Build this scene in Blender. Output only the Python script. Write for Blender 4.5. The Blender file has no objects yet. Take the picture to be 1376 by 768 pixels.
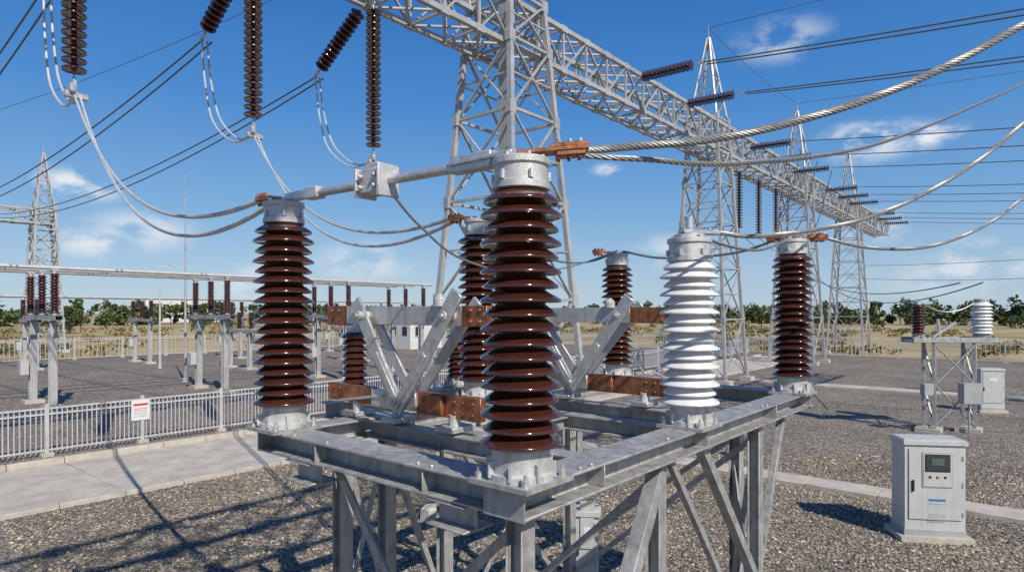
import bpy, math, random
import numpy as np
from mathutils import Vector, Matrix
random.seed(7); rng=np.random.default_rng(7)
S=bpy.context.scene
V=Vector
# ---------------------------------------------------------------- materials
def newmat(name):
    m=bpy.data.materials.new(name); m.use_nodes=True
    nt=m.node_tree; b=nt.nodes['Principled BSDF']
    return m,nt,b
def N(nt,t,**k):
    n=nt.nodes.new(t)
    for a,v in k.items():
        if a in n.inputs: n.inputs[a].default_value=v
        else: setattr(n,a,v)
    return n
def ramp(nt,stops):
    r=nt.nodes.new('ShaderNodeValToRGB'); e=r.color_ramp.elements
    while len(e)<len(stops): e.new(0.5)
    for i,(p,c) in enumerate(stops):
        e[i].position=p; e[i].color=(c[0],c[1],c[2],1)
    return r
def varied(name,c1,c2,scale=6,rough=0.5,r2=None,metal=0.0,bump=0.0,bscale=60,coat=0,stretch=(1,1,1),detail=6,streak=0):
    m,nt,b=newmat(name); L=nt.links
    tc=N(nt,'ShaderNodeTexCoord'); mp=N(nt,'ShaderNodeMapping'); mp.inputs['Scale'].default_value=stretch
    L.new(tc.outputs['Object'],mp.inputs['Vector'])
    n=N(nt,'ShaderNodeTexNoise'); n.inputs['Scale'].default_value=scale; n.inputs['Detail'].default_value=detail; n.inputs['Roughness'].default_value=0.65
    L.new(mp.outputs[0],n.inputs['Vector'])
    r=ramp(nt,[(0.3,c1),(0.7,c2)]); L.new(n.outputs['Fac'],r.inputs[0]); col=r.outputs[0]
    if streak:
        mp2=N(nt,'ShaderNodeMapping'); mp2.inputs['Scale'].default_value=(14,14,1.6); L.new(tc.outputs['Object'],mp2.inputs['Vector'])
        n3=N(nt,'ShaderNodeTexNoise'); n3.inputs['Scale'].default_value=1.5; n3.inputs['Detail'].default_value=5; L.new(mp2.outputs[0],n3.inputs['Vector'])
        r3=ramp(nt,[(.42,(1,1,1)),(.72,(1-streak,1-streak*1.08,1-streak*1.2))]); L.new(n3.outputs['Fac'],r3.inputs[0])
        mx=N(nt,'ShaderNodeMix',data_type='RGBA',blend_type='MULTIPLY'); mx.inputs[0].default_value=1
        L.new(col,mx.inputs[6]); L.new(r3.outputs[0],mx.inputs[7]); col=mx.outputs[2]
    L.new(col,b.inputs['Base Color'])
    mr=N(nt,'ShaderNodeMapRange'); mr.inputs['From Min'].default_value=.3; mr.inputs['From Max'].default_value=.7
    mr.inputs['To Min'].default_value=rough; mr.inputs['To Max'].default_value=r2 if r2 is not None else rough
    L.new(n.outputs['Fac'],mr.inputs['Value']); L.new(mr.outputs[0],b.inputs['Roughness'])
    b.inputs['Metallic'].default_value=metal
    if coat: b.inputs['Coat Weight'].default_value=coat; b.inputs['Coat Roughness'].default_value=.05
    if bump:
        n2=N(nt,'ShaderNodeTexNoise'); n2.inputs['Scale'].default_value=bscale; n2.inputs['Detail'].default_value=4
        L.new(tc.outputs['Object'],n2.inputs['Vector'])
        bp=N(nt,'ShaderNodeBump'); bp.inputs['Strength'].default_value=bump; bp.inputs['Distance'].default_value=.01
        L.new(n2.outputs['Fac'],bp.inputs['Height']); L.new(bp.outputs[0],b.inputs['Normal'])
    return m
steel=varied('galvanised_steel',(.28,.285,.28),(.52,.52,.505),scale=11,rough=.38,r2=.62,metal=.3,bump=.12,bscale=120,detail=9,streak=.28)
tsteel=varied('tower_steel',(.36,.365,.36),(.54,.54,.53),scale=1.5,rough=.45,r2=.6,metal=.25,streak=.15)
alu=varied('aluminium',(.48,.48,.47),(.70,.70,.69),scale=18,rough=.28,r2=.5,metal=.55,bump=.15,bscale=90,streak=.2)
cast=varied('cast_aluminium',(.46,.46,.45),(.68,.68,.67),scale=22,rough=.4,r2=.6,metal=.3,bump=.35,bscale=160,detail=9,streak=.25)
brown=varied('brown_porcelain',(.040,.0125,.008),(.072,.021,.012),scale=4,rough=.10,r2=.22,coat=.7)
white=varied('white_porcelain',(.70,.70,.69),(.80,.80,.79),scale=5,rough=.18,r2=.3,coat=.4,streak=.10)
copper=varied('copper',(.20,.075,.035),(.58,.25,.13),scale=16,rough=.3,r2=.6,metal=.65,bump=.15,bscale=80,detail=9,streak=.35)
wiremat=varied('stranded_wire',(.22,.22,.215),(.40,.40,.39),scale=40,rough=.42,r2=.55,metal=.5)
darkwire=varied('dark_wire',(.10,.11,.12),(.18,.19,.20),scale=20,rough=.5,metal=.4)
fencem=varied('fence_paint',(.48,.48,.47),(.62,.62,.61),scale=4,rough=.5,metal=.15,streak=.15)
concrete=varied('concrete',(.36,.32,.26),(.56,.51,.43),scale=2.2,rough=.85,r2=.95,bump=.4,bscale=70,detail=12)
kerbm=varied('kerb_concrete',(.38,.35,.29),(.54,.50,.43),scale=5,rough=.9,bump=.4,bscale=50)
cab=varied('cabinet_paint',(.46,.47,.46),(.55,.56,.55),scale=2.5,rough=.35,r2=.5,bump=.04,bscale=30,streak=.12)
cab2=varied('cabinet_grey',(.28,.29,.29),(.40,.41,.41),scale=3,rough=.45)
black=varied('black_plastic',(.02,.02,.022),(.035,.035,.04),rough=.3)
glass=varied('dark_glass',(.02,.03,.035),(.05,.06,.07),rough=.06,coat=.8)
lcd=varied('display_green',(.07,.10,.09),(.11,.15,.12),rough=.2)
blue=varied('blue_label',(.03,.12,.38),(.05,.18,.45),rough=.4)
red=varied('red_paint',(.5,.03,.02),(.6,.05,.03),rough=.4)
signw=varied('sign_white',(.66,.66,.64),(.76,.76,.74),rough=.4)
wall=varied('white_render',(.58,.58,.56),(.70,.70,.68),scale=1.5,rough=.8,streak=.15)
roofm=varied('roof_sheet',(.25,.27,.30),(.35,.37,.40),scale=1.5,rough=.6)
bark=varied('bark',(.05,.035,.02),(.10,.07,.05),scale=3,rough=.9)

def gravel_mat():
    m,nt,b=newmat('gravel'); L=nt.links
    tc=N(nt,'ShaderNodeTexCoord')
    v=N(nt,'ShaderNodeTexVoronoi'); v.inputs['Scale'].default_value=25; L.new(tc.outputs['Object'],v.inputs['Vector'])
    sep=N(nt,'ShaderNodeSeparateColor'); L.new(v.outputs['Color'],sep.inputs[0])
    r=ramp(nt,[(0,(.115,.098,.08)),(.3,(.21,.18,.148)),(.6,(.32,.28,.232)),(.85,(.44,.388,.325)),(1,(.60,.54,.46))])
    L.new(sep.outputs[0],r.inputs[0])
    d=N(nt,'ShaderNodeMapRange'); d.inputs['From Min'].default_value=.3; d.inputs['From Max'].default_value=.8
    d.inputs['To Min'].default_value=1; d.inputs['To Max'].default_value=.4
    L.new(v.outputs['Distance'],d.inputs['Value'])
    mx=N(nt,'ShaderNodeMix',data_type='RGBA',blend_type='MULTIPLY'); mx.inputs[0].default_value=1
    L.new(r.outputs[0],mx.inputs[6]); L.new(d.outputs[0],mx.inputs[7])
    n=N(nt,'ShaderNodeTexNoise'); n.inputs['Scale'].default_value=.35; n.inputs['Detail'].default_value=10; n.inputs['Roughness'].default_value=.7; L.new(tc.outputs['Object'],n.inputs['Vector'])
    r2=ramp(nt,[(.3,(.70,.68,.66)),(.7,(1.25,1.2,1.12))]); L.new(n.outputs['Fac'],r2.inputs[0])
    m2=N(nt,'ShaderNodeMix',data_type='RGBA',blend_type='MULTIPLY'); m2.inputs[0].default_value=1
    L.new(mx.outputs[2],m2.inputs[6]); L.new(r2.outputs[0],m2.inputs[7]); L.new(m2.outputs[2],b.inputs['Base Color'])
    b.inputs['Roughness'].default_value=.9
    v2=N(nt,'ShaderNodeTexVoronoi'); v2.inputs['Scale'].default_value=58; L.new(tc.outputs['Object'],v2.inputs['Vector'])
    ad=N(nt,'ShaderNodeMath',operation='MULTIPLY_ADD'); ad.inputs[1].default_value=.35
    L.new(v2.outputs['Distance'],ad.inputs[0]); L.new(v.outputs['Distance'],ad.inputs[2])
    bp=N(nt,'ShaderNodeBump',invert=True); bp.inputs['Strength'].default_value=.9; bp.inputs['Distance'].default_value=.024
    L.new(ad.outputs[0],bp.inputs['Height']); L.new(bp.outputs[0],b.inputs['Normal'])
    return m
def island_mat(name,stops,rough=.85,nscale=.12):
    m,nt,b=newmat(name); L=nt.links
    g=N(nt,'ShaderNodeNewGeometry'); r=ramp(nt,stops); L.new(g.outputs['Random Per Island'],r.inputs[0])
    tc=N(nt,'ShaderNodeTexCoord'); n=N(nt,'ShaderNodeTexNoise'); n.inputs['Scale'].default_value=nscale; n.inputs['Detail'].default_value=3; L.new(tc.outputs['Object'],n.inputs['Vector'])
    r2=ramp(nt,[(.35,(.6,.62,.55)),(.65,(1.3,1.25,1.1))]); L.new(n.outputs['Fac'],r2.inputs[0])
    m2=N(nt,'ShaderNodeMix',data_type='RGBA',blend_type='MULTIPLY'); m2.inputs[0].default_value=1
    L.new(r.outputs[0],m2.inputs[6]); L.new(r2.outputs[0],m2.inputs[7]); L.new(m2.outputs[2],b.inputs['Base Color'])
    b.inputs['Roughness'].default_value=rough
    return m
gravel=gravel_mat()
stone=island_mat('stones',[(0,(.11,.095,.078)),(.4,(.24,.205,.17)),(.8,(.38,.335,.28)),(1,(.56,.50,.43))],nscale=.5)
leaf=island_mat('leaves',[(0,(.030,.055,.016)),(.5,(.065,.105,.032)),(1,(.12,.15,.05))])
shrubm=island_mat('shrub_leaves',[(0,(.07,.09,.03)),(.35,(.14,.14,.05)),(.6,(.27,.21,.095)),(1,(.42,.32,.15))])
def field_mat():
    m,nt,b=newmat('dry_grass'); L=nt.links
    tc=N(nt,'ShaderNodeTexCoord')
    n=N(nt,'ShaderNodeTexNoise'); n.inputs['Scale'].default_value=.06; n.inputs['Detail'].default_value=10; n.inputs['Roughness'].default_value=.7
    L.new(tc.outputs['Object'],n.inputs['Vector'])
    r=ramp(nt,[(.32,(.11,.12,.04)),(.44,(.28,.22,.10)),(.58,(.46,.35,.18)),(.75,(.38,.30,.16))])
    L.new(n.outputs['Fac'],r.inputs[0]); L.new(r.outputs[0],b.inputs['Base Color']); b.inputs['Roughness'].default_value=.95
    return m
field=field_mat()

# ---------------------------------------------------------------- mesh builder
class MB:
    def __init__(s): s.v=[]; s.f=[]; s.mi=[]; s.mats=[]
    def idx(s,m):
        if m not in s.mats: s.mats.append(m)
        return s.mats.index(m)
    def add(s,vs,fs,m):
        o=len(s.v); k=s.idx(m); s.v.extend(tuple(p) for p in vs)
        for f in fs: s.f.append(tuple(i+o for i in f)); s.mi.append(k)
    def extr(s,p0,p1,poly,m,up=V((0,0,1))):
        p0=V(p0);p1=V(p1);d=(p1-p0).normalized(); up=V(up)
        if abs(d.dot(up))>.98: up=V((0,1,0)) if abs(d.z)>.9 else V((0,0,1))
        sd=d.cross(up).normalized(); u2=sd.cross(d)
        n=len(poly)
        vs=[p0+sd*a+u2*b for a,b in poly]+[p1+sd*a+u2*b for a,b in poly]
        fs=[(i,(i+1)%n,n+(i+1)%n,n+i) for i in range(n)]+[tuple(range(n))[::-1],tuple(range(n,2*n))]
        s.add(vs,fs,m)
    def bar(s,p0,p1,w,h,m,up=V((0,0,1))):
        s.extr(p0,p1,[(-w/2,-h/2),(w/2,-h/2),(w/2,h/2),(-w/2,h/2)],m,up)
    def ang(s,p0,p1,w,t,m,up=V((0,0,1)),fl=1):
        a=w*fl
        s.extr(p0,p1,[(0,0),(a,0),(a,t),(t*fl,t),(t*fl,w),(0,w)],m,up)
    def hbeam(s,p0,p1,w,h,t,m):
        s.extr(p0,p1,[(-w/2,-h/2),(w/2,-h/2),(w/2,-h/2+t),(t/2,-h/2+t),(t/2,h/2-t),(w/2,h/2-t),(w/2,h/2),(-w/2,h/2),(-w/2,h/2-t),(-t/2,h/2-t),(-t/2,-h/2+t),(-w/2,-h/2+t)],m)
    def chan(s,p0,p1,w,h,t,m,fl=1,up=V((0,0,1))):
        w*=fl; tt=t*fl
        s.extr(p0,p1,[(0,-h/2),(w,-h/2),(w,-h/2+t),(tt,-h/2+t),(tt,h/2-t),(w,h/2-t),(w,h/2),(0,h/2)],m,up)
    def box(s,c,sz,m,rz=0):
        cx,cy,cz=c; a,b,h=[q/2 for q in sz]; co,si=math.cos(rz),math.sin(rz)
        vs=[]
        for z in(-h,h):
            for x,y in((-a,-b),(a,-b),(a,b),(-a,b)): vs.append((cx+x*co-y*si,cy+x*si+y*co,cz+z))
        s.add(vs,[(3,2,1,0),(4,5,6,7),(0,1,5,4),(1,2,6,5),(2,3,7,6),(3,0,4,7)],m)
    def lathe(s,p0,p1,prof,m,n=32):
        p0=V(p0);d=(V(p1)-p0).normalized(); up=V((1,0,0)) if abs(d.z)>.9 else V((0,0,1))
        a=d.cross(up).normalized(); b=d.cross(a)
        vs=[];fs=[]
        for t,r in prof:
            for i in range(n):
                q=2*math.pi*i/n; vs.append(p0+d*t+(a*math.cos(q)+b*math.sin(q))*r)
        for j in range(len(prof)-1):
            for i in range(n):
                k=(i+1)%n; fs.append((j*n+i,j*n+k,(j+1)*n+k,(j+1)*n+i))
        fs.append(tuple(range(n))[::-1]); fs.append(tuple(range((len(prof)-1)*n,len(prof)*n)))
        s.add(vs,fs,m)
    def cyl(s,p0,p1,r,m,n=16):
        L=(V(p1)-V(p0)).length; s.lathe(p0,p1,[(0,r),(L,r)],m,n)
    def tube(s,pts,r,m,n=6):
        pts=[V(p) for p in pts]; vs=[];fs=[]
        up=V((0,0,1)); a=None
        for i,p in enumerate(pts):
            d=(pts[min(i+1,len(pts)-1)]-pts[max(i-1,0)]).normalized()
            if a is None:
                a=d.cross(up); a=a.normalized() if a.length>.01 else V((1,0,0))
            a=(a-d*a.dot(d)).normalized(); b=d.cross(a)
            for k in range(n):
                q=2*math.pi*k/n; vs.append(p+(a*math.cos(q)+b*math.sin(q))*r)
        for j in range(len(pts)-1):
            for i in range(n):
                k=(i+1)%n; fs.append((j*n+i,j*n+k,(j+1)*n+k,(j+1)*n+i))
        fs.append(tuple(range(n))[::-1]); fs.append(tuple(range((len(pts)-1)*n,len(pts)*n)))
        s.add(vs,fs,m)
    def strand(s,pts,R,m,pitch=.22,ns=7):
        pts=resample(pts,.018); up=V((0,0,1)); a=None; fr=[]; L=0
        for i,p in enumerate(pts):
            d=(pts[min(i+1,len(pts)-1)]-pts[max(i-1,0)]).normalized()
            if a is None: a=d.cross(up).normalized()
            a=(a-d*a.dot(d)).normalized(); fr.append((p,a,d.cross(a),L))
            if i<len(pts)-1: L+=(pts[i+1]-p).length
        for k in range(ns):
            q0=2*math.pi*k/ns
            s.tube([p+(a*math.cos(q0+6.283*l/pitch)+b*math.sin(q0+6.283*l/pitch))*R*.66 for p,a,b,l in fr],R*.34,m,6)
    def obj(s,name,bevel=0,loc=(0,0,0),rz=0,parent=None,sharp=35):
        me=bpy.data.meshes.new(name); me.from_pydata([tuple(p) for p in s.v],[],s.f)
        for m in s.mats: me.materials.append(m)
        me.polygons.foreach_set('material_index',s.mi)
        import bmesh
        bm=bmesh.new(); bm.from_mesh(me); bmesh.ops.recalc_face_normals(bm,faces=bm.faces); bm.to_mesh(me); bm.free()
        me.polygons.foreach_set('use_smooth',[True]*len(me.polygons))
        me.set_sharp_from_angle(angle=math.radians(sharp))
        o=bpy.data.objects.new(name,me); S.collection.objects.link(o)
        o.location=loc; o.rotation_euler=(0,0,rz)
        if parent: o.parent=parent
        if bevel:
            b=o.modifiers.new('bevel','BEVEL'); b.width=bevel; b.segments=1; b.limit_method='ANGLE'; b.angle_limit=math.radians(50)
        return o
def catmull(P,k=12):
    P=[V(p) for p in P]; P=[P[0]*2-P[1]]+P+[P[-1]*2-P[-2]]; out=[]
    for i in range(1,len(P)-2):
        for j in range(k):
            t=j/k; a,b,c,d=P[i-1:i+3]
            out.append(.5*((2*b)+(c-a)*t+(2*a-5*b+4*c-d)*t*t+(3*b-a-3*c+d)*t**3))
    out.append(P[-2]); return out
def resample(pts,step):
    pts=[V(p) for p in pts]; out=[pts[0]]; acc=0
    for a,b in zip(pts,pts[1:]):
        L=(b-a).length; t=step-acc
        while t<=L: out.append(a.lerp(b,t/L)); t+=step
        acc=(acc+L)%step
    out.append(pts[-1]); return out
def sag(p0,p1,s,n=24):
    p0=V(p0);p1=V(p1); return [p0.lerp(p1,i/n)-V((0,0,4*s*(i/n)*(1-i/n))) for i in range(n+1)]
def wire(name,*paths,r=.018,m=None):
    b=MB()
    for p in paths: b.tube(p,r,m or wiremat,6)
    return b.obj(name)

# ---------------------------------------------------------------- insulators
def shed_profile(h0,h1,n,R,rc,alt=.93):
    p=(h1-h0)/n; pr=[(h0,rc)]
    for i in range(n):
        z=h0+i*p; r=R*(alt if i%2 else 1); q=r-rc
        pr+= [(z+.22*p,rc),(z+.30*p,rc+.12*q),(z+.24*p,rc+.55*q),(z+.08*p,r-.010),(z+.04*p,r-.005),(z+.07*p,r-.001),(z+.16*p,r),(z+.26*p,r-.003),(z+.34*p,r-.010),(z+.52*p,rc+.62*q),(z+.74*p,rc+.22*q),(z+.90*p,rc+.03*q)]
    pr.append((h1,rc)); return pr
def post(name,x,y,z0,H,R,n,mat=brown,rb=.155,rt=.132,bh=.17,th=.14,plate=True,seg=48,alt=.93,rc=None):
    b=MB(); rc=rc or R*.60
    b.lathe((x,y,z0),(x,y,z0+1),[(0.022,rb),(.05,rb),(.056,rb-.012),(bh-.03,rb*.86),(bh-.018,rb*.9),(bh,rb*.88),(bh+.004,rc*1.03)],cast,seg)
    if plate:
        b.box((x,y,z0+.011),(rb*2.25,rb*2.25,.022),steel)
        for i in (-1,1):
            for j in (-1,1):
                bx,by=x+i*rb*.88,y+j*rb*.88
                b.cyl((bx,by,z0+.02),(bx,by,z0+.05),.017,alu,6); b.cyl((bx,by,z0+.05),(bx,by,z0+.075),.009,alu,8)
        for k in range(8):
            q=k*math.pi/4+.39
            b.box((x+math.cos(q)*rb*.93,y+math.sin(q)*rb*.93,z0+.07),(.045,.012,.07),cast,q)
    b.lathe((x,y,z0),(x,y,z0+1),shed_profile(bh,H-th,n,R,rc,alt),mat,seg)
    b.lathe((x,y,z0),(x,y,z0+1),[(H-th-.004,rt*.94),(H-th+.0,rt),(H-th+.03,rt),(H-th+.036,rt*.92),(H-.036,rt*.92),(H-.03,rt),(H-.004,rt),(H,rt*.97)],cast,seg)
    for k in range(6 if plate else 0):
        q=k*math.pi/3
        b.cyl((x+math.cos(q)*rt*.75,y+math.sin(q)*rt*.75,z0+H),(x+math.cos(q)*rt*.75,y+math.sin(q)*rt*.75,z0+H+.018),.013,alu,6)
        b.cyl((x+math.cos(q)*rt*.98,y+math.sin(q)*rt*.98,z0+H-th+.035),(x+math.cos(q)*rt*.98,y+math.sin(q)*rt*.98,z0+H-th+.075),.011,alu,6)
    return b.obj(name)
def string(name,p0,p1,R=.185,pitch=.15,seg=20):
    b=MB(); p0=V(p0);p1=V(p1);L=(p1-p0).length; d=(p1-p0)/L
    g=.22; n=int((L-2*g)/pitch); pr=[(g,.03)]
    for i in range(n):
        t=g+i*pitch; pr+=[(t+.01,.05),(t+.05,.06),(t+.065,.10),(t+.085,R-.02),(t+.10,R-.002),(t+.115,R),(t+.13,R-.008),(t+.115,.1),(t+.125,.05),(t+.145,.04)]
    b.lathe(p0,p1,pr,brown,seg)
    b.cyl(p0,p0+d*.24,.022,alu,8); b.cyl(p1-d*.24,p1,.022,alu,8)
    b.bar(p1-d*.14,p1+d*.10,.05,.09,alu); b.bar(p0-d*.05,p0+d*.12,.05,.09,alu)
    return b.obj(name)

ZP=2.5
H=1.47
post('porcelain_post_insulator',0,0,ZP,H,.188,18)
post('porcelain_post_insulator',0,2.03,ZP,1.50,.195,18)
post('porcelain_post_insulator',4.12,0,ZP,H,.188,18)
post('porcelain_post_insulator',4.3,2.03,ZP,H,.188,18)
post('porcelain_post_insulator',1.9,2.03,ZP,1.60,.19,19)
post('short_porcelain_insulator',1.2,2.9,ZP,.66,.12,9,rb=.1,rt=.075,bh=.09,th=.06)
post('short_porcelain_insulator',2.5,2.9,ZP,.62,.12,9,rb=.1,rt=.075,bh=.09,th=.06)
post('white_surge_arrester',1.81,0,ZP,1.27,.198,16,mat=white,rb=.145,rt=.148,bh=.16,th=.15,alt=.88,rc=.125)
b=MB()
b.cyl((1.81,0,ZP+1.272),(1.81,0,ZP+1.30),.10,cast,24); b.cyl((1.81,0,ZP+1.30),(1.81,0,ZP+1.42),.024,alu,12)
b.bar((1.72,.02,ZP+1.315),(1.99,-.12,ZP+1.315),.07,.022,alu); b.cyl((1.93,-.09,ZP+1.32),(1.93,-.09,ZP+1.35),.014,alu,6)
b.obj('arrester_terminal',bevel=.003)

# ---------------------------------------------------------------- platform
b=MB()
W,Hb,t=.23,.14,.014; zc=ZP-Hb/2
b.hbeam((-.115,0,zc),(4.3,0,zc),W,Hb,t,steel)
b.hbeam((0,.116,zc),(0,2.15,zc),W,Hb,t,steel)
b.hbeam((.116,2.03,zc),(4.18,2.03,zc),.2,Hb,t,steel)
b.hbeam((4.3,-.115,zc-.002),(4.3,2.99,zc-.002),W,Hb,t,steel)
for x in(.67,1.85,2.49): b.hbeam((x,.116,zc-.006),(x,1.925,zc-.006),.13,Hb-.02,t,steel)
for x in(1.2,2.5): b.hbeam((x,2.135,zc-.004),(x,2.79,zc-.004),.14,Hb-.02,t,steel)
b.hbeam((.9,2.9,zc),(4.18,2.9,zc),.16,Hb,t,steel)
b.hbeam((.74,1.02,zc-.008),(1.78,1.02,zc-.008),.09,Hb-.05,.01,steel)
b.hbeam((2.56,1.02,zc-.008),(4.18,1.02,zc-.008),.12,Hb-.05,.01,steel)
b.box((-.12,0,zc),(.010,W+.01,Hb+.006),steel)
b.box((0,2.156,zc),(W,.010,Hb+.004),steel)
for y in(.55,1.5): b.box((-.06,y,zc),(.10,.008,Hb-2*t-.002),steel)
for x in(.55,1.85,3.3): b.box((x,-.06,zc),(.008,.10,Hb-2*t-.002),steel)
for x,y in((-.09,-.09),(-.09,.09),(.35,-.09),(.45,-.09),(1.3,-.09),(-.09,.5),(-.09,.6),(-.09,1.4),(-.09,1.75),(3.0,-.09),(3.1,-.09)):
    b.cyl((x,y,ZP),(x,y,ZP+.014),.013,alu,6)
for (x,y) in((-.02,.35),(-.02,1.65)):
    b.chan((x,y-.10,ZP-.21),(x,y+.16,ZP-.21),.1,.13,.01,steel,fl=-1)
    b.box((x+.05,y+.03,ZP-.29),(.2,.2,.012),steel)
def leg(x,y,w=.10,z1=None):
    z1=z1 or ZP-Hb-.001
    b.hbeam((x,y,.12),(x,y,z1),w,w,.010,steel)
    b.box((x,y,z1-.012),(w*2.0,w*2.0,.012),steel)
    b.box((x,y,.13),(.28,.28,.02),steel)
legs=[(.02,.02),(1.36,.02),(3.15,.02),(3.42,.28),(.3,1.8),(.8,1.95),(1.4,1.95),(3.2,1.95),(4.15,2.5)]
for x,y in legs: leg(x,y)
def br(p0,p1,w=.06): b.ang(p0,p1,w,.008,steel,up=V((0,1,0)) if abs(p0[1]-p1[1])<.4 else V((1,0,0)))
y=-.05
br((1.30,y,2.32),(.08,y,.45),.09); br((1.42,y-.01,2.32),(3.1,y,.3),.045); br((1.95,y+.02,2.34),(3.1,y+.02,1.0),.07)
br((3.1,y,.9),(1.42,y,.9),.045); br((3.8,y+.03,2.34),(3.2,y+.03,1.2),.06)
br((.08,y+.04,1.5),(1.3,y+.04,1.5),.04)
for x in(.16,):
    br((x,1.75,2.3),(x,.1,.5)); br((x+.02,1.75,.7),(x+.02,.1,2.25),.045); br((x,.1,1.1),(x,1.8,1.1),.045)
br((.34,1.8,2.2),(.78,1.95,1.2),.045); br((.34,1.8,1.2),(.78,1.95,2.2),.045); br((.34,1.8,1.15),(.78,1.95,.2),.045)
br((.84,1.95,2.2),(1.4,1.95,.8),.045)
br((1.45,1.95,2.25),(3.15,1.95,.4),.05); br((1.45,1.97,.4),(3.15,1.97,2.25),.05); br((3.2,.1,2.2),(3.2,1.9,.6),.05)
br((1.38,.1,2.2),(1.38,1.9,.5),.045)
br((3.42,.28,2.2),(4.15,2.4,.6),.05); br((3.15,.04,1.9),(3.42,.28,.9),.05); br((3.15,.04,.9),(3.42,.28,1.9),.05)
plat=b.obj('steel_support_platform',bevel=.0025)
b=MB()
for x,y in legs: b.lathe((x,y,-.02),(x,y,1),[(0,.2),(.12,.2),(.14,.185)],concrete,20)
b.obj('concrete_footing')

# ---------------------------------------------------------------- disconnector blades
def blades(X,yA,yB,yV):
    b=MB()
    zl,zu=2.66,3.25
    yl=min(yA,yB); yh=max(yA,yB)
    b.bar((X,yl,zl),(X,yV-.12,zl),.05,.15,copper)
    b.bar((X,yV-.13,zl+.0),(X,yV+.35,zl+.0),.09,.12,alu)
    b.bar((X,yV+.34,zl),(X,yh,zl),.05,.13,copper)
    b.bar((X-.05,yV-.22,zl-.0),(X-.05,yV-.40,zl-.0),.03,.13,copper)
    for y in(yl+.25,yV+.1,yh-.35):
        b.box((X,y,ZP+.02),(.2,.16,.035),alu); b.cyl((X,y,ZP+.03),(X,y,zl-.05),.04,cast,16)
    b.bar((X,yV-.55,zu),(X,yh-.22,zu),.05,.13,alu)
    b.bar((X+.004,yh-.24,zu),(X+.004,yh+.02,zu),.058,.15,copper)
    b.bar((X+.004,yl-.05,zu),(X+.004,yV-.52,zu),.055,.13,copper)
    for y1,z1,o in((yV+.50,3.36,0),(yV-.59,3.40,-.028)):
        b.bar((X-.07+o,yV,2.60),(X-.07+o,y1,z1),.024,.105,alu,up=V((0,0,1)))
        b.bar((X+.06-o,yV,2.66),(X+.06-o,y1,z1-.05),.022,.08,alu,up=V((0,0,1)))
        m=V((X-.09+o,yV,2.60)).lerp(V((X-.09+o,y1,z1)),.5); b.bar((X-.088+o,yV,2.62),(m.x,m.y,m.z),.012,.05,alu)
    for y,z,r in((yV,2.66,.045),(yV-.47,zu,.032),(yV+.42,zu,.032)):
        b.cyl((X-.118,y,z),(X+.09,y,z),r,cast,20); b.cyl((X-.135,y,z),(X-.118,y,z),r*.55,alu,6)
    b.lathe((X-.03,yV-.36,zu+.06),(X-.03,yV-.36,zu+1),[(0,.045),(.05,.045),(.07,.03),(.085,.012)],cast,16)
    for y in(yl+.06,yl+.14,yl+.22,yh-.08,yh-.16):
        for dz in(-.035,.035):
            b.cyl((X-.04,y,zl+dz),(X-.025,y,zl+dz),.011,copper,6)
    for y in(yh-.06,yh-.15,yl,yl+.08):
        for dz in(-.035,.035):
            b.cyl((X-.04,y,zu+dz),(X-.02,y,zu+dz),.011,copper,6)
    b.bar((X-.02,yV+.2,zl+.02),(X-.02,yV+.75,2.60),.07,.02,alu)
    return b.obj('disconnector_switch_blades',bevel=.003)
blades(.67,.85,2.48,1.566)
blades(2.49,.45,2.1,1.376)

# ---------------------------------------------------------------- top hardware and busbar rod
b=MB()
ZT=ZP+H
b.cyl((0,.20,ZT+.02),(0,1.82,ZT+.05),.026,alu,20)
b.bar((0,.02,ZT+.035),(0,.42,ZT+.035),.10,.022,alu); b.bar((0,.16,ZT+.03),(0,.44,ZT+.033),.07,.08,alu)
b.bar((0,1.66,ZT+.052),(0,1.98,ZT+.055),.06,.05,alu); b.bar((0,1.6,ZT+.05),(0,1.74,ZT+.05),.075,.07,cast)
b.box((0,1.04,ZT+.035),(.13,.20,.13),cast); b.box((0,1.04,ZT+.118),(.10,.12,.035),cast)
b.box((-.01,.94,ZT+.03),(.15,.022,.18),cast); b.box((-.01,1.14,ZT+.03),(.15,.022,.16),cast)
for y in(.98,1.10):
    b.cyl((-.09,y,ZT+.06),(-.06,y,ZT+.06),.015,alu,6); b.cyl((-.09,y,ZT-.0),(-.06,y,ZT-.0),.015,alu,6)
b.obj('aluminium_busbar_rod',bevel=.005)
def clamp(p,d,L=.3,w=.09,m=copper):
    b=MB(); p=V(p); d=V(d).normalized(); s=d.cross(V((0,0,1))).normalized()
    b.bar(p-d*.06,p+d*L,w,.018,m); b.bar(p+d*L*.35+V((0,0,.019)),p+d*L+V((0,0,.019)),w*.85,.018,m)
    b.bar(p+d*L*.45+V((0,0,-.02)),p+d*L*.95+V((0,0,-.02)),w*.9,.02,m)
    for t in(.5,.68,.86):
        for q in(-1,1):
            c=p+d*L*t+s*q*w*.27; b.cyl(c+V((0,0,.028)),c+V((0,0,.045)),.011,alu if q>0 else m,6); b.cyl(c+V((0,0,-.045)),c+V((0,0,-.03)),.009,m,6)
    return b.obj('copper_terminal_clamp',bevel=.002)
clamp((.04,-.02,ZT+.035),(.642,-.766,.08),.27,.10)
clamp((-.02,2.09,ZP+1.53),(-.2,1,0),.16,.09)
clamp((1.86,2.1,ZP+1.62),(-.5,1,0),.20,.09)
clamp((4.16,-.05,ZT+.02),(.642,-.766,0),.26,.09)
clamp((4.06,.08,ZT+.02),(-.3,1,0),.14,.09)
clamp((4.28,2.1,ZT+.02),(-.642,.766,0),.22,.09)

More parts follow.
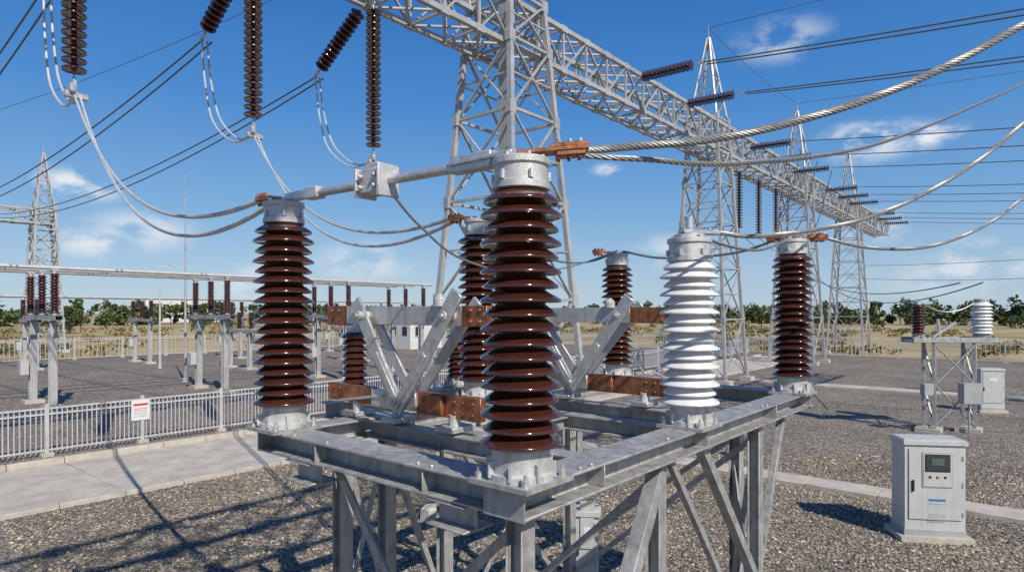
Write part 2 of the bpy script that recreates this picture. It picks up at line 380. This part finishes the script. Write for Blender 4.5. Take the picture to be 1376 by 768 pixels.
# thick stranded cables
b=MB()
b.strand(catmull([(.14,-.17,ZT+.04),(.30,-.34,4.03),(.657,-.785,4.09),(1.095,-1.307,4.29),(1.48,-1.77,4.59),(1.97,-2.35,5.04),(2.6,-3.1,5.7)]),.0195,wiremat,pitch=.17)
b.obj('stranded_cable')
b=MB()
b.strand(catmull([(.16,-.20,ZT+.02),(.40,-.40,3.985),(1.2,-.62,4.08),(3.2,-.9,4.55),(6.5,-1.3,5.6),(10.6,-1.6,6.9),(14,-1.9,8.2)],20),.014,wiremat,pitch=.2,ns=5)
b.obj('stranded_cable')
b=MB()
b.strand(catmull([(1.95,-.10,ZP+1.32),(2.3,-.35,3.81),(2.9,-.85,3.95),(3.55,-1.3,4.28),(4.18,-1.72,4.77),(5.2,-2.4,5.8)]),.0165,wiremat,pitch=.17)
b.strand(catmull([(1.9,-.02,ZP+1.31),(2.4,.0,3.78),(3.2,.02,3.80),(3.9,.02,3.93),(4.08,0,ZT+.02)]),.012,wiremat)
b.obj('stranded_cable')
b=MB()
b.strand(catmull([(4.28,-.22,ZT+.02),(4.7,-.55,3.90),(5.4,-.95,3.94),(6.1,-1.35,4.18),(6.75,-1.68,4.56),(7.8,-2.3,5.5)]),.0165,wiremat,pitch=.17)
b.strand(catmull([(4.1,.1,ZT+.02),(4.18,.6,3.88),(4.25,1.4,3.88),(4.3,1.95,ZT+.02)]),.014,wiremat)
b.obj('stranded_cable')

# ---------------------------------------------------------------- hanging strings, jumpers
for x in(1.11,4.2,7.2):
    string('suspension_insulator_string',(x,10.4,10.75),(x,10.4,6.95))
for x in(1.35,4.4,7.4):
    string('tension_insulator_string',(x,11.0,10.9),(x,13.1,9.66))
    wire('jumper_wire',catmull([(x,13.15,9.62),(x-.02,12.95,8.6),(x-.05,12.5,7.6),(x-.1,11.5,6.95),(x-.2,10.45,6.85)]),
         catmull([(x+.12,13.15,9.62),(x+.1,12.9,8.6),(x+.07,12.4,7.65),(x-.0,11.4,7.0),(x-.15,10.45,6.88)]),r=.022,m=fencem)
    wire('overhead_conductor',sag((x,13.1,9.6),(x+.3,62,11.2),1.6,40),sag((x+.2,13.1,9.6),(x+.5,62,11.2),1.85,40),r=.022,m=darkwire)
wire('dropper_cable',sag((1.11,10.4,6.88),(-.03,2.2,4.05),.8,40),sag((1.2,10.4,6.84),(.03,2.2,4.03),1.0,40),r=.018,m=fencem)
wire('dropper_cable',sag((4.2,10.4,6.88),(1.78,2.2,4.13),.8,40),sag((4.3,10.4,6.84),(1.84,2.2,4.13),1.0,40),r=.018,m=fencem)
wire('dropper_cable',sag((7.2,10.4,6.88),(0,1.06,ZT+.13),.25,40),r=.012)
wire('dropper_cable',catmull([(.03,.96,ZT-.03),(.35,1.08,3.80),(.9,1.25,3.64),(1.9,1.5,3.60),(3.3,1.9,3.78),(4.25,2.03,ZT+.02)]),r=.008)
wire('dropper_cable',sag((1.95,2.0,4.1),(4.25,2.0,ZT+.03),.25,30),r=.011)
b=MB()
for x in(1.11,4.2,7.2): b.box((x+.03,10.4,6.85),(.34,.1,.10),alu); b.box((x-.05,10.38,6.95),(.08,.2,.14),alu)
b.obj('string_yoke_clamp',bevel=.01)

# ---------------------------------------------------------------- lattice gantries
def lattice_tower(b,cx,cy,wb,wt,zt,zp,m=tsteel,lw=.13,bw=.07,feet=True):
    def wid(z): return wb+(wt-wb)*min(z/zt,1) if z<=zt else None
    z=.3; lv=[z]
    while z<zt-.7:
        z+=wid(z)*1.0; lv.append(min(z,zt))
    lv[-1]=zt
    sg=[(-1,-1),(1,-1),(1,1),(-1,1)]
    def c(i,z,w): return V((cx+sg[i][0]*w/2,cy+sg[i][1]*w/2,z))
    for i in range(4):
        b.bar(c(i,0.05,wid(0)),c(i,zt,wt),lw,lw,m)
    for a,d in zip(lv,lv[1:]):
        wa,wd=wid(a),wid(d)
        for i in range(4):
            j=(i+1)%4
            b.bar(c(i,a,wa),c(j,d,wd),bw,bw*.5,m); b.bar(c(j,a,wa),c(i,d,wd),bw*.95,bw*.45,m)
            b.bar(c(i,d,wd),c(j,d,wd),bw,bw*.9,m)
            mid=(c(i,a,wa)+c(j,d,wd)+c(j,a,wa)+c(i,d,wd))/4
            b.bar((c(i,a,wa)+c(i,d,wd))/2,mid,bw*.6,bw*.5,m); b.bar((c(j,a,wa)+c(j,d,wd))/2,mid,bw*.6,bw*.5,m)
            q=c(i,d,wd); b.box((q.x,q.y,q.z),(lw*1.7,lw*1.25,lw*2.2),m)
    if zp>zt:
        n=4; k=[zt+(zp-zt)*(q/n) for q in range(n+1)]
        wf=lambda z: wt*(1-(z-zt)/(zp-zt))+.10
        for i in range(4): b.bar(c(i,zt,wt),c(i,zp,.10),lw*.55,lw*.55,m)
        for a,d in zip(k,k[1:]):
            for i in range(4):
                j=(i+1)%4
                b.bar(c(i,a,wf(a)),c(j,d,wf(d)),bw*.55,bw*.35,m); b.bar(c(j,a,wf(a)),c(i,d,wf(d)),bw*.5,bw*.3,m); b.bar(c(i,d,wf(d)),c(j,d,wf(d)),bw*.55,bw*.4,m)
        b.cyl((cx,cy,zp),(cx,cy,zp+.6),.02,m,8)
    if feet:
        for i in range(4):
            p=c(i,0,wid(0)); b.box((p.x,p.y,.08),(.55,.55,.28),kerbm)
def lattice_beam(b,p0,p1,w,h,step,m=tsteel,cw=.12,bw=.07):
    p0=V(p0);p1=V(p1);L=(p1-p0).length;d=(p1-p0)/L;s=d.cross(V((0,0,1)));n=round(L/step)
    P=lambda i,a,c: p0+d*(L*i/n)+s*(a*w/2)+V((0,0,c*h/2))
    for a in(-1,1):
        for c in(-1,1): b.bar(P(0,a,c),P(n,a,c),cw,cw,m)
    for i in range(n):
        e=1 if i%2 else -1
        for a in(-1,1):
            b.bar(P(i,a,-e),P(i+1,a,e),bw,bw*.5,m); b.bar(P(i,a,-1),P(i,a,1),bw*.8,bw*.8,m)
            b.bar(P(i,a,e),P(i+.5,a,0),bw*.6,bw*.5,m)
            for c in(-1,1):
                q=P(i,a,c); b.box((q.x,q.y,q.z),(.30,.15,.20),m)
        for c in(-1,1):
            b.bar(P(i,-1,c),P(i+1,1,c),bw,bw*.5,m); b.bar(P(i,1,c),P(i+1,-1,c),bw*.95,bw*.45,m); b.bar(P(i,-1,c),P(i,1,c),bw*.8,bw*.8,m)
b=MB()
for k,x in enumerate((12.1,27,41.3,55.6)):
    lattice_tower(b,x,10.4,3.4 if k==0 else 2.7,1.55 if k==0 else 1.35,12.4,16.4,lw=.15 if k==0 else .13,bw=.085 if k==0 else .07)
lattice_beam(b,(-8,10.4,11.55),(70,10.4,11.55),1.3,1.3,1.3,cw=.14,bw=.085)
b.bar((12.1,10.4,.1),(12.1,10.4,17),.34,.34,tsteel)
b.obj('unseen_shadow_gantry')
b=MB(); lattice_beam(b,(-16,-4.6,11.4),(30,-4.6,11.4),1.2,1.2,1.3,cw=.1,bw=.055); lattice_tower(b,-9,-4.6,2.5,1.3,12.2,16)  # unseen gantry behind the camera, added to cast lattice shadows on the ground
lattice_tower(b,24,-14,2.5,1.3,12.2,16)
b.obj('unseen_shadow_gantry')
b=MB(); lattice_tower(b,13.1,62,2.4,1.3,12,16.6,bw=.1,lw=.16); lattice_beam(b,(-20,62,11.2),(14,62,11.2),1.2,1.1,1.4,bw=.1,cw=.14); b.obj('unseen_shadow_gantry')
for x in(2.5,5.5,9): string('suspension_insulator_string',(x,61.5,10.6),(x,60.8,8.2),seg=10)

for x in(18.7,22.6,30,33.6,37.2,44.5,48,51.5,58.5,62,65.5):
    z=11.95 if x<26 else 11.6
    string('tension_insulator_string',(x,9.7,z),(x,7.2,z-.05),R=.19)
    wire('overhead_conductor',*([sag((x,7.1,z-.05),(x,-60,12.5),2.0,40),sag((x+.25,7.1,z-.05),(x+.25,-60,12.5),2.15,40)] if x<26 else [sag((x+.1,7.1,z-.05),(x+.1,-60,12),2.2,40)]),r=.024,m=darkwire)
for x in(31,34,37): 
    string('suspension_insulator_string',(x,10.4,10.95),(x,10.4,7.5),seg=12)
    wire('jumper_wire',catmull([(x,10.4,7.5),(x+1,9.6,6.8),(x+1.4,8.5,8.5),(x+.3,7.4,11.4)]),r=.025)
wire('earth_wire',sag((27,10.4,16.9),(41.3,10.4,16.9),.3),sag((27,10.4,16.9),(30,-60,20),1.5),sag((41.3,10.4,16.9),(46,-60,19),1.5),r=.014,m=darkwire)
wire('overhead_conductor',sag((12.1,10.4,16),(0,62,14),1.5,40),r=.013,m=darkwire)
wire('overhead_conductor',sag((60,10,7.4),(34,-30,9),1.2,30),sag((62,12,6.5),(40,-25,8),1.5,30),sag((41,10.4,6.3),(19.2,-.1,4.1),.9,30),sag((44,10.4,6.3),(19.3,-.6,4.1),1.3,30),r=.02)

# ---------------------------------------------------------------- ground
def sheet(name,x0,x1,y0,y1,z,m):
    b=MB(); b.add([(x0,y0,z),(x1,y0,z),(x1,y1,z),(x0,y1,z)],[(0,1,2,3)],m); return b.obj(name)
sheet('ground',-1500,2500,-1500,2500,-.06,field)
sheet('gravel_ground',-30,51.5,-40,51.5,0,gravel)
def slabpath(name,x0,x1,y0,y1,z,step,ax):
    b=MB(); a0,a1=(x0,x1) if ax=='x' else (y0,y1); a=a0
    while a<a1:
        e=min(a+step,a1)-.015
        dz=random.uniform(-.004,.004)
        if ax=='x': b.box(((a+e)/2,(y0+y1)/2,z/2+dz-.02),(e-a,y1-y0,z+.04),concrete)
        else: b.box(((x0+x1)/2,(a+e)/2,z/2+dz-.02),(x1-x0,e-a,z+.04),concrete)
        a+=step
    return b.obj(name,bevel=.006)
slabpath('concrete_path',10.35,11.0,-20,10.4,.07,1.2,'y')
slabpath('concrete_path',27.8,28.9,-30,8.8,.07,2,'y')
slabpath('concrete_path',46.2,48,12.3,13.2,.07,2,'x')
b=MB(); a=-14
while a<46:
    b.box((a+2.0,12.55,.015),(3.985,3.4,.09),concrete); a+=4
b.obj('concrete_road',bevel=.005)
b=MB()
a=-14
while a<46:
    b.box((a+.5,14.33,.05),(.985,.15,.26),kerbm)
    b.box((a+.5,10.79,.02),(.985,.12,.12),kerbm); a+=1
b.obj('kerb',bevel=.01)

def stones(n,x0,x1,y0,y1,cond):
    ico=[V(p).normalized() for p in[(0,0,1),(.9,0,.1),(.2,.9,0),(-.8,.4,.1),(-.6,-.7,-.05),(.4,-.85,.1),(0,0,-1)]]
    base=np.array([tuple(p) for p in ico]); F=[(0,1,2),(0,2,3),(0,3,4),(0,4,5),(0,5,1),(6,2,1),(6,3,2),(6,4,3),(6,5,4),(6,1,5)]
    vs=[];fs=[];o=0;c=0
    while c<n:
        x=rng.uniform(x0,x1);y=rng.uniform(y0,y1)
        if not cond(x,y): continue
        s=.012+.019*rng.random()**2; q=rng.uniform(0,6.28); sc=rng.uniform(.6,1.3,3)*s
        p=(base+rng.normal(0,.12,base.shape))*sc; cq,sq=math.cos(q),math.sin(q)
        px=p[:,0]*cq-p[:,1]*sq+x; py=p[:,0]*sq+p[:,1]*cq+y; pz=p[:,2]*.8+s*.3
        vs.extend(zip(px.tolist(),py.tolist(),pz.tolist())); fs.extend(tuple(i+o for i in f) for f in F); o+=7;c+=1
    me=bpy.data.meshes.new('gravel_stones'); me.from_pydata(vs,[],fs); me.materials.append(stone)
    ob=bpy.data.objects.new('gravel_stones',me); S.collection.objects.link(ob)
def cond(x,y):
    if 10.3<x<11.05: return False
    D=.7666*x+.6421*y+2.9; r=.6421*x-.7666*y
    return 6<D<14.5 and abs(r)<D*.9 and y<10.7
stones(40000,0,15,-4,10.7,cond)

# ---------------------------------------------------------------- fences
def fence(name,p0,p1,h,sp,post_sp,pw=.022,m=fencem):
    b=MB(); p0=V(p0);p1=V(p1);L=(p1-p0).length;d=(p1-p0)/L; rz=math.atan2(d.y,d.x)
    n=int(L/sp)
    for i in range(n+1):
        p=p0+d*(i*sp); b.box((p.x,p.y,h*.5+.03),(pw,pw,h-.12),m,rz)
    k=int(L/post_sp)
    for i in range(k+1):
        p=p0+d*(i*post_sp); b.box((p.x,p.y,h*.5+.03),(.08,.08,h+.08),m,rz); b.box((p.x,p.y,.03),(.24,.24,.10),kerbm,rz)
    for z in(.14,h-.03,h-.16): b.bar((p0.x,p0.y,z),(p1.x,p1.y,z),.04,.04,m)
    return b.obj(name)
fence('picket_fence',(-8,15.6,0),(32,15.6,0),1.12,.10,2.0)
fence('picket_fence',(32,15.6,0),(50,16.6,0),1.2,.18,2.5,.03)
fence('perimeter_fence',(50,-24,0),(50,50,0),1.35,.25,3,.028)
fence('perimeter_fence',(-30,50,0),(50,50,0),1.5,.28,3,.028)
b=MB(); b.box((0,0,0),(.42,.012,.50),signw); b.box((0,-.008,.14),(.34,.006,.05),red)
for k in range(5): b.box((0,-.008,.04-k*.05),(.32-.03*(k%2),.005,.012),red if k<2 else cab2)
b.obj('warning_sign',loc=(3.95,15.55,.83))

# ---------------------------------------------------------------- control kiosk
def kiosk(name,loc,rz,w=.80,d=.42,h=1.5,win=True):
    b=MB()
    b.box((0,0,.03),(w+.16,d+.16,.10),kerbm)
    b.box((0,0,.12),(w+.02,d+.02,.09),cab2)
    b.box((0,0,.16+(h-.24)/2),(w,d,h-.24),cab)
    b.box((0,0,h-.05),(w+.05,d+.06,.06),cab); b.box((0,0,h-.015),(w+.01,d+.01,.02),cab)
    f=-d/2
    b.box((0,f-.002,.82),(w-.085,.008,h-.445),cab2)
    b.box((0,f-.010,.82),(w-.10,.018,h-.46),cab)
    for z in(.40,.82,1.2): b.box((w/2-.045,f-.019,z),(.022,.02,.07),cab2)
    if win:
        b.box((.02,f-.022,1.03),(.40,.014,.50),cab2)
        b.box((.02,f-.030,1.03),(.37,.006,.47),cab)
        b.box((.02,f-.035,1.13),(.33,.008,.25),black)
        b.box((.02,f-.041,1.13),(.30,.004,.22),glass)
        b.box((.02,f-.045,1.15),(.17,.004,.10),lcd)
        for i in range(3): b.cyl((-.08+i*.10,f-.03,.93),(-.08+i*.10,f-.042,.93),.018,red if i==1 else black,12)
        b.box((.02,f-.021,.60),(.22,.004,.03),blue); b.box((.02,f-.020,.545),(.24,.003,.014),cab2)
        b.box((-w/2+.10,f-.03,.80),(.025,.03,.16),black)
        for k in range(6): b.box((.02,f-.020,.30+k*.02),(.24,.004,.007),cab2)
    else:
        b.box((-w/2+.10*w,f-.03,.80*h/1.5),(.02,.03,.12),black); b.box((0,f-.021,h*.75),(w*.3,.006,.10),signw)
    return b.obj(name,bevel=.006,loc=loc,rz=rz)
nrm=math.atan2(-.6421+.15*.7666,-.7666-.15*.6421)
kiosk('control_cabinet',(8.75,-.55,0),nrm+math.pi/2,h=1.46)
kiosk('control_cabinet',(23.9,-.5,0),nrm+math.pi/2,w=.7,d=.4,h=1.45,win=False)
kiosk('junction_cabinet',(4.0,2.25,0),nrm+math.pi/2,w=.26,d=.2,h=1.0,win=False)

# right-hand equipment stand
b=MB(); cx,cy=18.9,0.1
dirv=V((.6421,-.7666,0)); dep=V((.7666,.6421,0)); c=V((cx,cy,0))
Pp=lambda a,e,z: c+dirv*a+dep*e+V((0,0,z))
b.bar(Pp(-1.15,0,2.5),Pp(1.15,0,2.5),.5,.10,steel)
b.bar(Pp(-1.2,-.27,2.53),Pp(1.2,-.27,2.53),.06,.14,steel); b.bar(Pp(-1.2,.27,2.53),Pp(1.2,.27,2.53),.06,.14,steel)
for a in(-.6,.5):
    for e in(-.22,.22): b.bar(Pp(a,e,.1),Pp(a,e,2.45),.09,.09,steel)
    b.box((Pp(a,0,0).x,Pp(a,0,0).y,.05),(.6,.6,.14),kerbm)
    for z0 in(.2,1.3): b.bar(Pp(a,-.22,z0),Pp(a,.22,z0+1.1),.05,.03,steel)
for z0 in(.2,1.3):
    b.bar(Pp(-.6,-.24,z0),Pp(.5,-.24,z0+1.1),.05,.03,steel); b.bar(Pp(.5,-.25,z0),Pp(-.6,-.25,z0+1.1),.05,.03,steel)
p=Pp(.25,-.4,1.1); b.box((p.x,p.y,p.z),(.25,.5,.55),cab2,math.atan2(.6421,.7666)); p=Pp(-.85,-.3,1.2); b.box((p.x,p.y,p.z),(.2,.25,.3),cab2,math.atan2(.6421,.7666))
p0=Pp(.3,-.3,.85); b.tube([p0,V((p0.x,p0.y,0))],.025,cab2)
b.obj('equipment_stand',bevel=.004)
p=Pp(.85,0,2.6); post('white_surge_arrester',p.x,p.y,2.6,1.05,.27,9,mat=white,rb=.2,rt=.18,bh=.1,th=.1,seg=28,rc=.18)
for a,e in((-1.0,-.15),(-.8,.15)): 
    p=Pp(a,e,2.6); post('short_porcelain_insulator',p.x,p.y,2.6,.98,.17,10,rb=.12,rt=.1,bh=.1,th=.08,seg=24)
b=MB(); b.tube(sag(Pp(-.9,0,3.62),Pp(.8,0,3.66),.35),.02,wiremat); b.bar(Pp(-.5,0,2.6),Pp(.1,0,3.0),.08,.05,alu); b.tube([Pp(-.3,0,2.6),Pp(-.35,0,3.1)],.04,alu); b.obj('connecting_lead')
b=MB()
for x,y in((17.7,-2.2),(17.9,-2.75),(4.6,5.55),(12.2,3.6)): 
    b.lathe((x,y,0),(x,y,1),[(0,.2),(.2,.18),(.23,.14)],kerbm,6)
b.obj('concrete_block')

# ---------------------------------------------------------------- left busbar bay
YS=(23.7,25.15,26.6)
def bus_support(x,ys,zt,ih,name='busbar_support_stand',r=.14):
    b=MB(); y0,y1=ys[0]-.5,ys[-1]+.5
    b.chan((x-.12,y0,zt-.1),(x-.12,y1,zt-.1),.06,.16,.015,steel); b.chan((x+.12,y0,zt-.1),(x+.12,y1,zt-.1),.06,.16,.015,steel,fl=-1)
    b.bar((x,y0,zt-.03),(x,y1,zt-.03),.2,.015,steel)
    for y in(ys[0]+.2,ys[-1]-.3):
        b.hbeam((x,y,.1),(x,y,zt-.19),.22,.22,.03,tsteel)
        b.box((x,y,.05),(.6,.6,.14),kerbm); b.box((x,y,zt-.2),(.36,.36,.025),steel)
    for q in((ys[0]+.2,ys[0]-.4),(ys[-1]-.3,ys[-1]+.4)): b.bar((x,q[0],zt-.9),(x,q[1],zt-.2),.06,.05,steel)
    b.box((x-.28,ys[-1]-.3,1.3),(.25,.32,.5),cab)
    b.obj(name)
    for y in ys: post('busbar_post_insulator',x,y,zt-.02,ih,r,13,rb=.1,rt=.09,bh=.09,th=.08,plate=False,seg=18)
for x in(-1.5,4.2,10.1,16,20.8): bus_support(x,YS,3.2,1.5)
b=MB()
for y in YS: 
    b.cyl((-12,y,4.78),(21.4,y,4.78),.065,fencem,14)
    for x in(-1.5,4.2,10.1,16,20.8): b.box((x,y,4.72),(.2,.18,.1),alu)
b.obj('tubular_busbar')
for x in(8,14,20,29,36): bus_support(x,(42,43.5,45),2.9,1.25,r=.15)
b=MB()
for y in(42,43.5,45): b.cyl((2,y,4.2),(37,y,4.2),.05,fencem,10)
b.obj('tubular_busbar')
for x in(16,24): bus_support(x,(33,34.4,35.8),2.3,1.1,r=.15)
for x,y,h in((13,38,6),(18.5,36,6.5),(29,47,6),(5.5,47,8)):
    b=MB(); b.lathe((x,y,0),(x,y,1),[(0,.1),(.3,.1),(.32,.07),(h,.045)],fencem,10); b.bar((x,y,h),(x+.5,y-.2,h+.1),.05,.05,fencem); b.box((x+.6,y-.22,h+.1),(.4,.16,.08),cab); b.obj('street_lamp')
b=MB(); b.lathe((10.8,29.3,0),(10.8,29.3,1),[(0,.14),(.2,.14),(.22,.07),(6,.04),(9.8,.015)],tsteel,10); b.obj('lightning_mast')

# ---------------------------------------------------------------- buildings
def building(name,x,y,w,d,h,rz=0,nw=3):
    b=MB(); b.box((0,0,h/2),(w,d,h),wall); b.box((0,0,h+.1),(w+.4,d+.4,.2),roofm)
    for k in range(nw):
        xx=-w/2+(k+.5)*w/nw
        b.box((xx,-d/2-.01,h*.6),(w/nw*.45,.04,h*.3),black); b.box((xx,-d/2-.035,h*.6),(w/nw*.03,.03,h*.3),signw); b.box((xx,-d/2-.04,h*.6-h*.17),(w/nw*.5,.06,.06),concrete)
        b.box((-w/2-.01,-d/2+(k+.5)*d/nw,h*.6),(.04,d/nw*.4,h*.3),black)
    b.box((w/2-w/nw*.12,-d/2-.02,h*.35),(min(1,w/nw*.2),.06,h*.68),cab2)
    b.obj(name,loc=(x,y,0),rz=rz)
building('control_building',37.5,43.0,4.4,3,2.7,nw=2)
building('warehouse',95,235,26,10,8.2,nw=6)

# ---------------------------------------------------------------- vegetation
def leafmass(name,centers,mat,trunk=False,nl=200,leaf_s=.5,flat=1.0,low=.3):
    vs=[];fs=[];mi=[];o=0
    for (x,y,h,rad) in centers:
        nc=rng.integers(5,9)
        cl=[(rng.normal(0,rad*.5),rng.normal(0,rad*.5),h*rng.uniform(low,.84),rad*rng.uniform(.35,.6)) for _ in range(nc)]
        if trunk:
            for k in range(5):
                a=rng.uniform(0,6.28); ex,ey,ez=(0,0,h*.8) if k==0 else (math.cos(a)*rad*.5,math.sin(a)*rad*.5,h*rng.uniform(.5,.7)); sz=0 if k==0 else h*.3; r0=.16 if k==0 else .07
                for q in range(3): vs.append((x+r0*math.cos(q*2.1),y+r0*math.sin(q*2.1),sz))
                for q in range(3): vs.append((x+ex+.04*math.cos(q*2.1),y+ey+.04*math.sin(q*2.1),ez))
                for q in range(3): fs.append((o+q,o+(q+1)%3,o+3+(q+1)%3,o+3+q)); mi.append(1)
                o+=6
        for _ in range(nl):
            c=cl[rng.integers(nc)]; d=rng.normal(0,1,3); d/=np.linalg.norm(d)+1e-6; d*=c[3]*rng.random()**.4
            p=np.array([x+c[0]+d[0],y+c[1]+d[1],max(.05,c[2]+d[2]*flat)])
            a=rng.normal(0,1,3); a/=np.linalg.norm(a); bb=np.cross(a,rng.normal(0,1,3)); bb/=np.linalg.norm(bb)+1e-6
            s=leaf_s*rng.uniform(.5,1.2)
            for q in(-a-bb*.6,a*.8-bb*.5,a+bb*.7,-a*.7+bb*.6): vs.append(tuple((p+q*s*.5).tolist()))
            fs.append((o,o+1,o+2,o+3)); mi.append(0); o+=4
    me=bpy.data.meshes.new(name); me.from_pydata(vs,[],fs); me.materials.append(mat); me.materials.append(bark)
    me.polygons.foreach_set('material_index',mi)
    ob=bpy.data.objects.new(name,me); S.collection.objects.link(ob)
C=[]
y=-70
while y<175: C.append((205+rng.normal(0,7),y,rng.uniform(4.2,7.6),rng.uniform(2,3.6))); y+=rng.uniform(1.4,3.0)
x=-30
while x<210: C.append((x,192+rng.normal(0,7),rng.uniform(4.2,7.6),rng.uniform(2,3.5))); x+=rng.uniform(1.4,3.0)
leafmass('tree_line',C,leaf,True,210,1.0,low=.12)
C=[(150+rng.normal(0,14),rng.uniform(-30,110),rng.uniform(2.4,4.6),rng.uniform(1.4,2.4)) for _ in range(20)]+[(rng.uniform(0,120),145+rng.normal(0,15),rng.uniform(2.4,5),rng.uniform(1.4,2.4)) for _ in range(24)]
leafmass('tree_line',C,leaf,True,260,.55,low=.15)
C=[]
for _ in range(520):
    if rng.random()<.5: C.append((rng.uniform(53,150),rng.uniform(-40,120),rng.uniform(.3,1.1),rng.uniform(.6,2.0)))
    else: C.append((rng.uniform(-25,130),rng.uniform(53,140),rng.uniform(.3,1.1),rng.uniform(.6,2.0)))
leafmass('shrubs',C,shrubm,False,70,.32,.45,low=.1)

# ---------------------------------------------------------------- sky / sun
EL=math.radians(42); az=(-.34,-.94)
l=math.hypot(*az); az=(az[0]/l,az[1]/l)
w=bpy.data.worlds.new('World'); S.world=w; w.use_nodes=True; nt=w.node_tree; L=nt.links
bg=nt.nodes['Background']; bg.inputs['Strength'].default_value=.1
sky=N(nt,'ShaderNodeTexSky',sky_type='NISHITA',sun_disc=False,sun_elevation=EL,sun_rotation=math.atan2(az[0],az[1])%(2*math.pi))
sky.altitude=100; sky.air_density=1.0; sky.dust_density=.3; sky.ozone_density=2.5
tc=N(nt,'ShaderNodeTexCoord')
nrmv=N(nt,'ShaderNodeVectorMath',operation='NORMALIZE'); L.new(tc.outputs['Generated'],nrmv.inputs[0])
sx=N(nt,'ShaderNodeSeparateXYZ'); L.new(nrmv.outputs[0],sx.inputs[0])
gr=ramp(nt,[(0,(.46,.62,.78)),(.06,(.38,.57,.78)),(.16,(.18,.42,.76)),(.30,(.055,.27,.70)),(.48,(.012,.155,.55)),(.9,(.006,.09,.40))])
L.new(sx.outputs['Z'],gr.inputs[0])
sc=N(nt,'ShaderNodeVectorMath',operation='SCALE'); sc.inputs['Scale'].default_value=9.2; L.new(gr.outputs[0],sc.inputs[0])
skm=N(nt,'ShaderNodeMix',data_type='RGBA'); skm.inputs[0].default_value=.8; L.new(sky.outputs[0],skm.inputs[6]); L.new(sc.outputs[0],skm.inputs[7])
no=N(nt,'ShaderNodeTexNoise'); no.inputs['Scale'].default_value=15; no.inputs['Detail'].default_value=10; no.inputs['Roughness'].default_value=.55
mp=N(nt,'ShaderNodeMapping'); mp.inputs['Scale'].default_value=(1,1,1.9); L.new(nrmv.outputs[0],mp.inputs[0]); L.new(mp.outputs[0],no.inputs['Vector'])
prev=None
for d,rad,amp in(((1.040,.3155,.43),.085,.62),((1.13,.21,.272),.085,1.25),((1.18,.14,.28),.06,1.1),((.3287,1.165,.202),.07,1.15),((.39,1.09,.129),.09,.75),((.862,.528,.226),.032,1),((1.229,.09,.07),.14,.6),((.617,.821,.08),.10,.6),((.34,1.15,.11),.07,.8),((.95,.45,.10),.09,.55),((1.1,.2,.13),.08,.45),((.5,.95,.05),.1,.55)):
    dv=V(d).normalized()
    sb=N(nt,'ShaderNodeVectorMath',operation='SUBTRACT'); L.new(nrmv.outputs[0],sb.inputs[0]); sb.inputs[1].default_value=dv
    ml=N(nt,'ShaderNodeVectorMath',operation='MULTIPLY'); L.new(sb.outputs[0],ml.inputs[0]); ml.inputs[1].default_value=(1,1,2.3)
    le=N(nt,'ShaderNodeVectorMath',operation='LENGTH'); L.new(ml.outputs[0],le.inputs[0])
    mr=N(nt,'ShaderNodeMapRange',interpolation_type='SMOOTHSTEP'); mr.inputs['From Min'].default_value=0; mr.inputs['From Max'].default_value=rad; mr.inputs['To Min'].default_value=amp; mr.inputs['To Max'].default_value=0
    L.new(le.outputs['Value'],mr.inputs['Value'])
    if prev:
        mx=N(nt,'ShaderNodeMath',operation='MAXIMUM'); L.new(prev,mx.inputs[0]); L.new(mr.outputs[0],mx.inputs[1]); prev=mx.outputs[0]
    else: prev=mr.outputs[0]
rp=N(nt,'ShaderNodeMapRange',interpolation_type='SMOOTHSTEP'); rp.inputs['From Min'].default_value=.40; rp.inputs['From Max'].default_value=.62
L.new(no.outputs['Fac'],rp.inputs['Value'])
mu=N(nt,'ShaderNodeMath',operation='MULTIPLY'); L.new(rp.outputs[0],mu.inputs[0]); L.new(prev,mu.inputs[1])
m2=N(nt,'ShaderNodeMath',operation='MULTIPLY',use_clamp=True); L.new(mu.outputs[0],m2.inputs[0]); m2.inputs[1].default_value=1.15
mix=N(nt,'ShaderNodeMix',data_type='RGBA'); L.new(m2.outputs[0],mix.inputs[0]); L.new(skm.outputs[2],mix.inputs[6]); mix.inputs[7].default_value=(8.0,8.3,8.8,1)
L.new(mix.outputs[2],bg.inputs['Color'])
sd=bpy.data.lights.new('sun','SUN'); sd.energy=4.7; sd.angle=math.radians(.5); sd.color=(1,.93,.83)
so=bpy.data.objects.new('sun',sd); S.collection.objects.link(so)
dirl=V((-az[0]*math.cos(EL),-az[1]*math.cos(EL),-math.sin(EL))); so.rotation_euler=dirl.to_track_quat('-Z','Y').to_euler(); so.location=(0,0,40)
# ---------------------------------------------------------------- camera
cd=bpy.data.cameras.new('camera'); co=bpy.data.objects.new('camera',cd); S.collection.objects.link(co)
cd.sensor_width=36; cd.lens=850/1376*36; cd.shift_y=36/1376; cd.clip_start=.05; cd.clip_end=5000
co.location=(-2.249,-1.831,3.27); co.rotation_euler=(math.radians(90),0,math.atan2(.6421,.7666)-math.pi/2)
S.camera=co
S.view_settings.view_transform='Standard'; S.view_settings.look='None'; S.view_settings.exposure=0
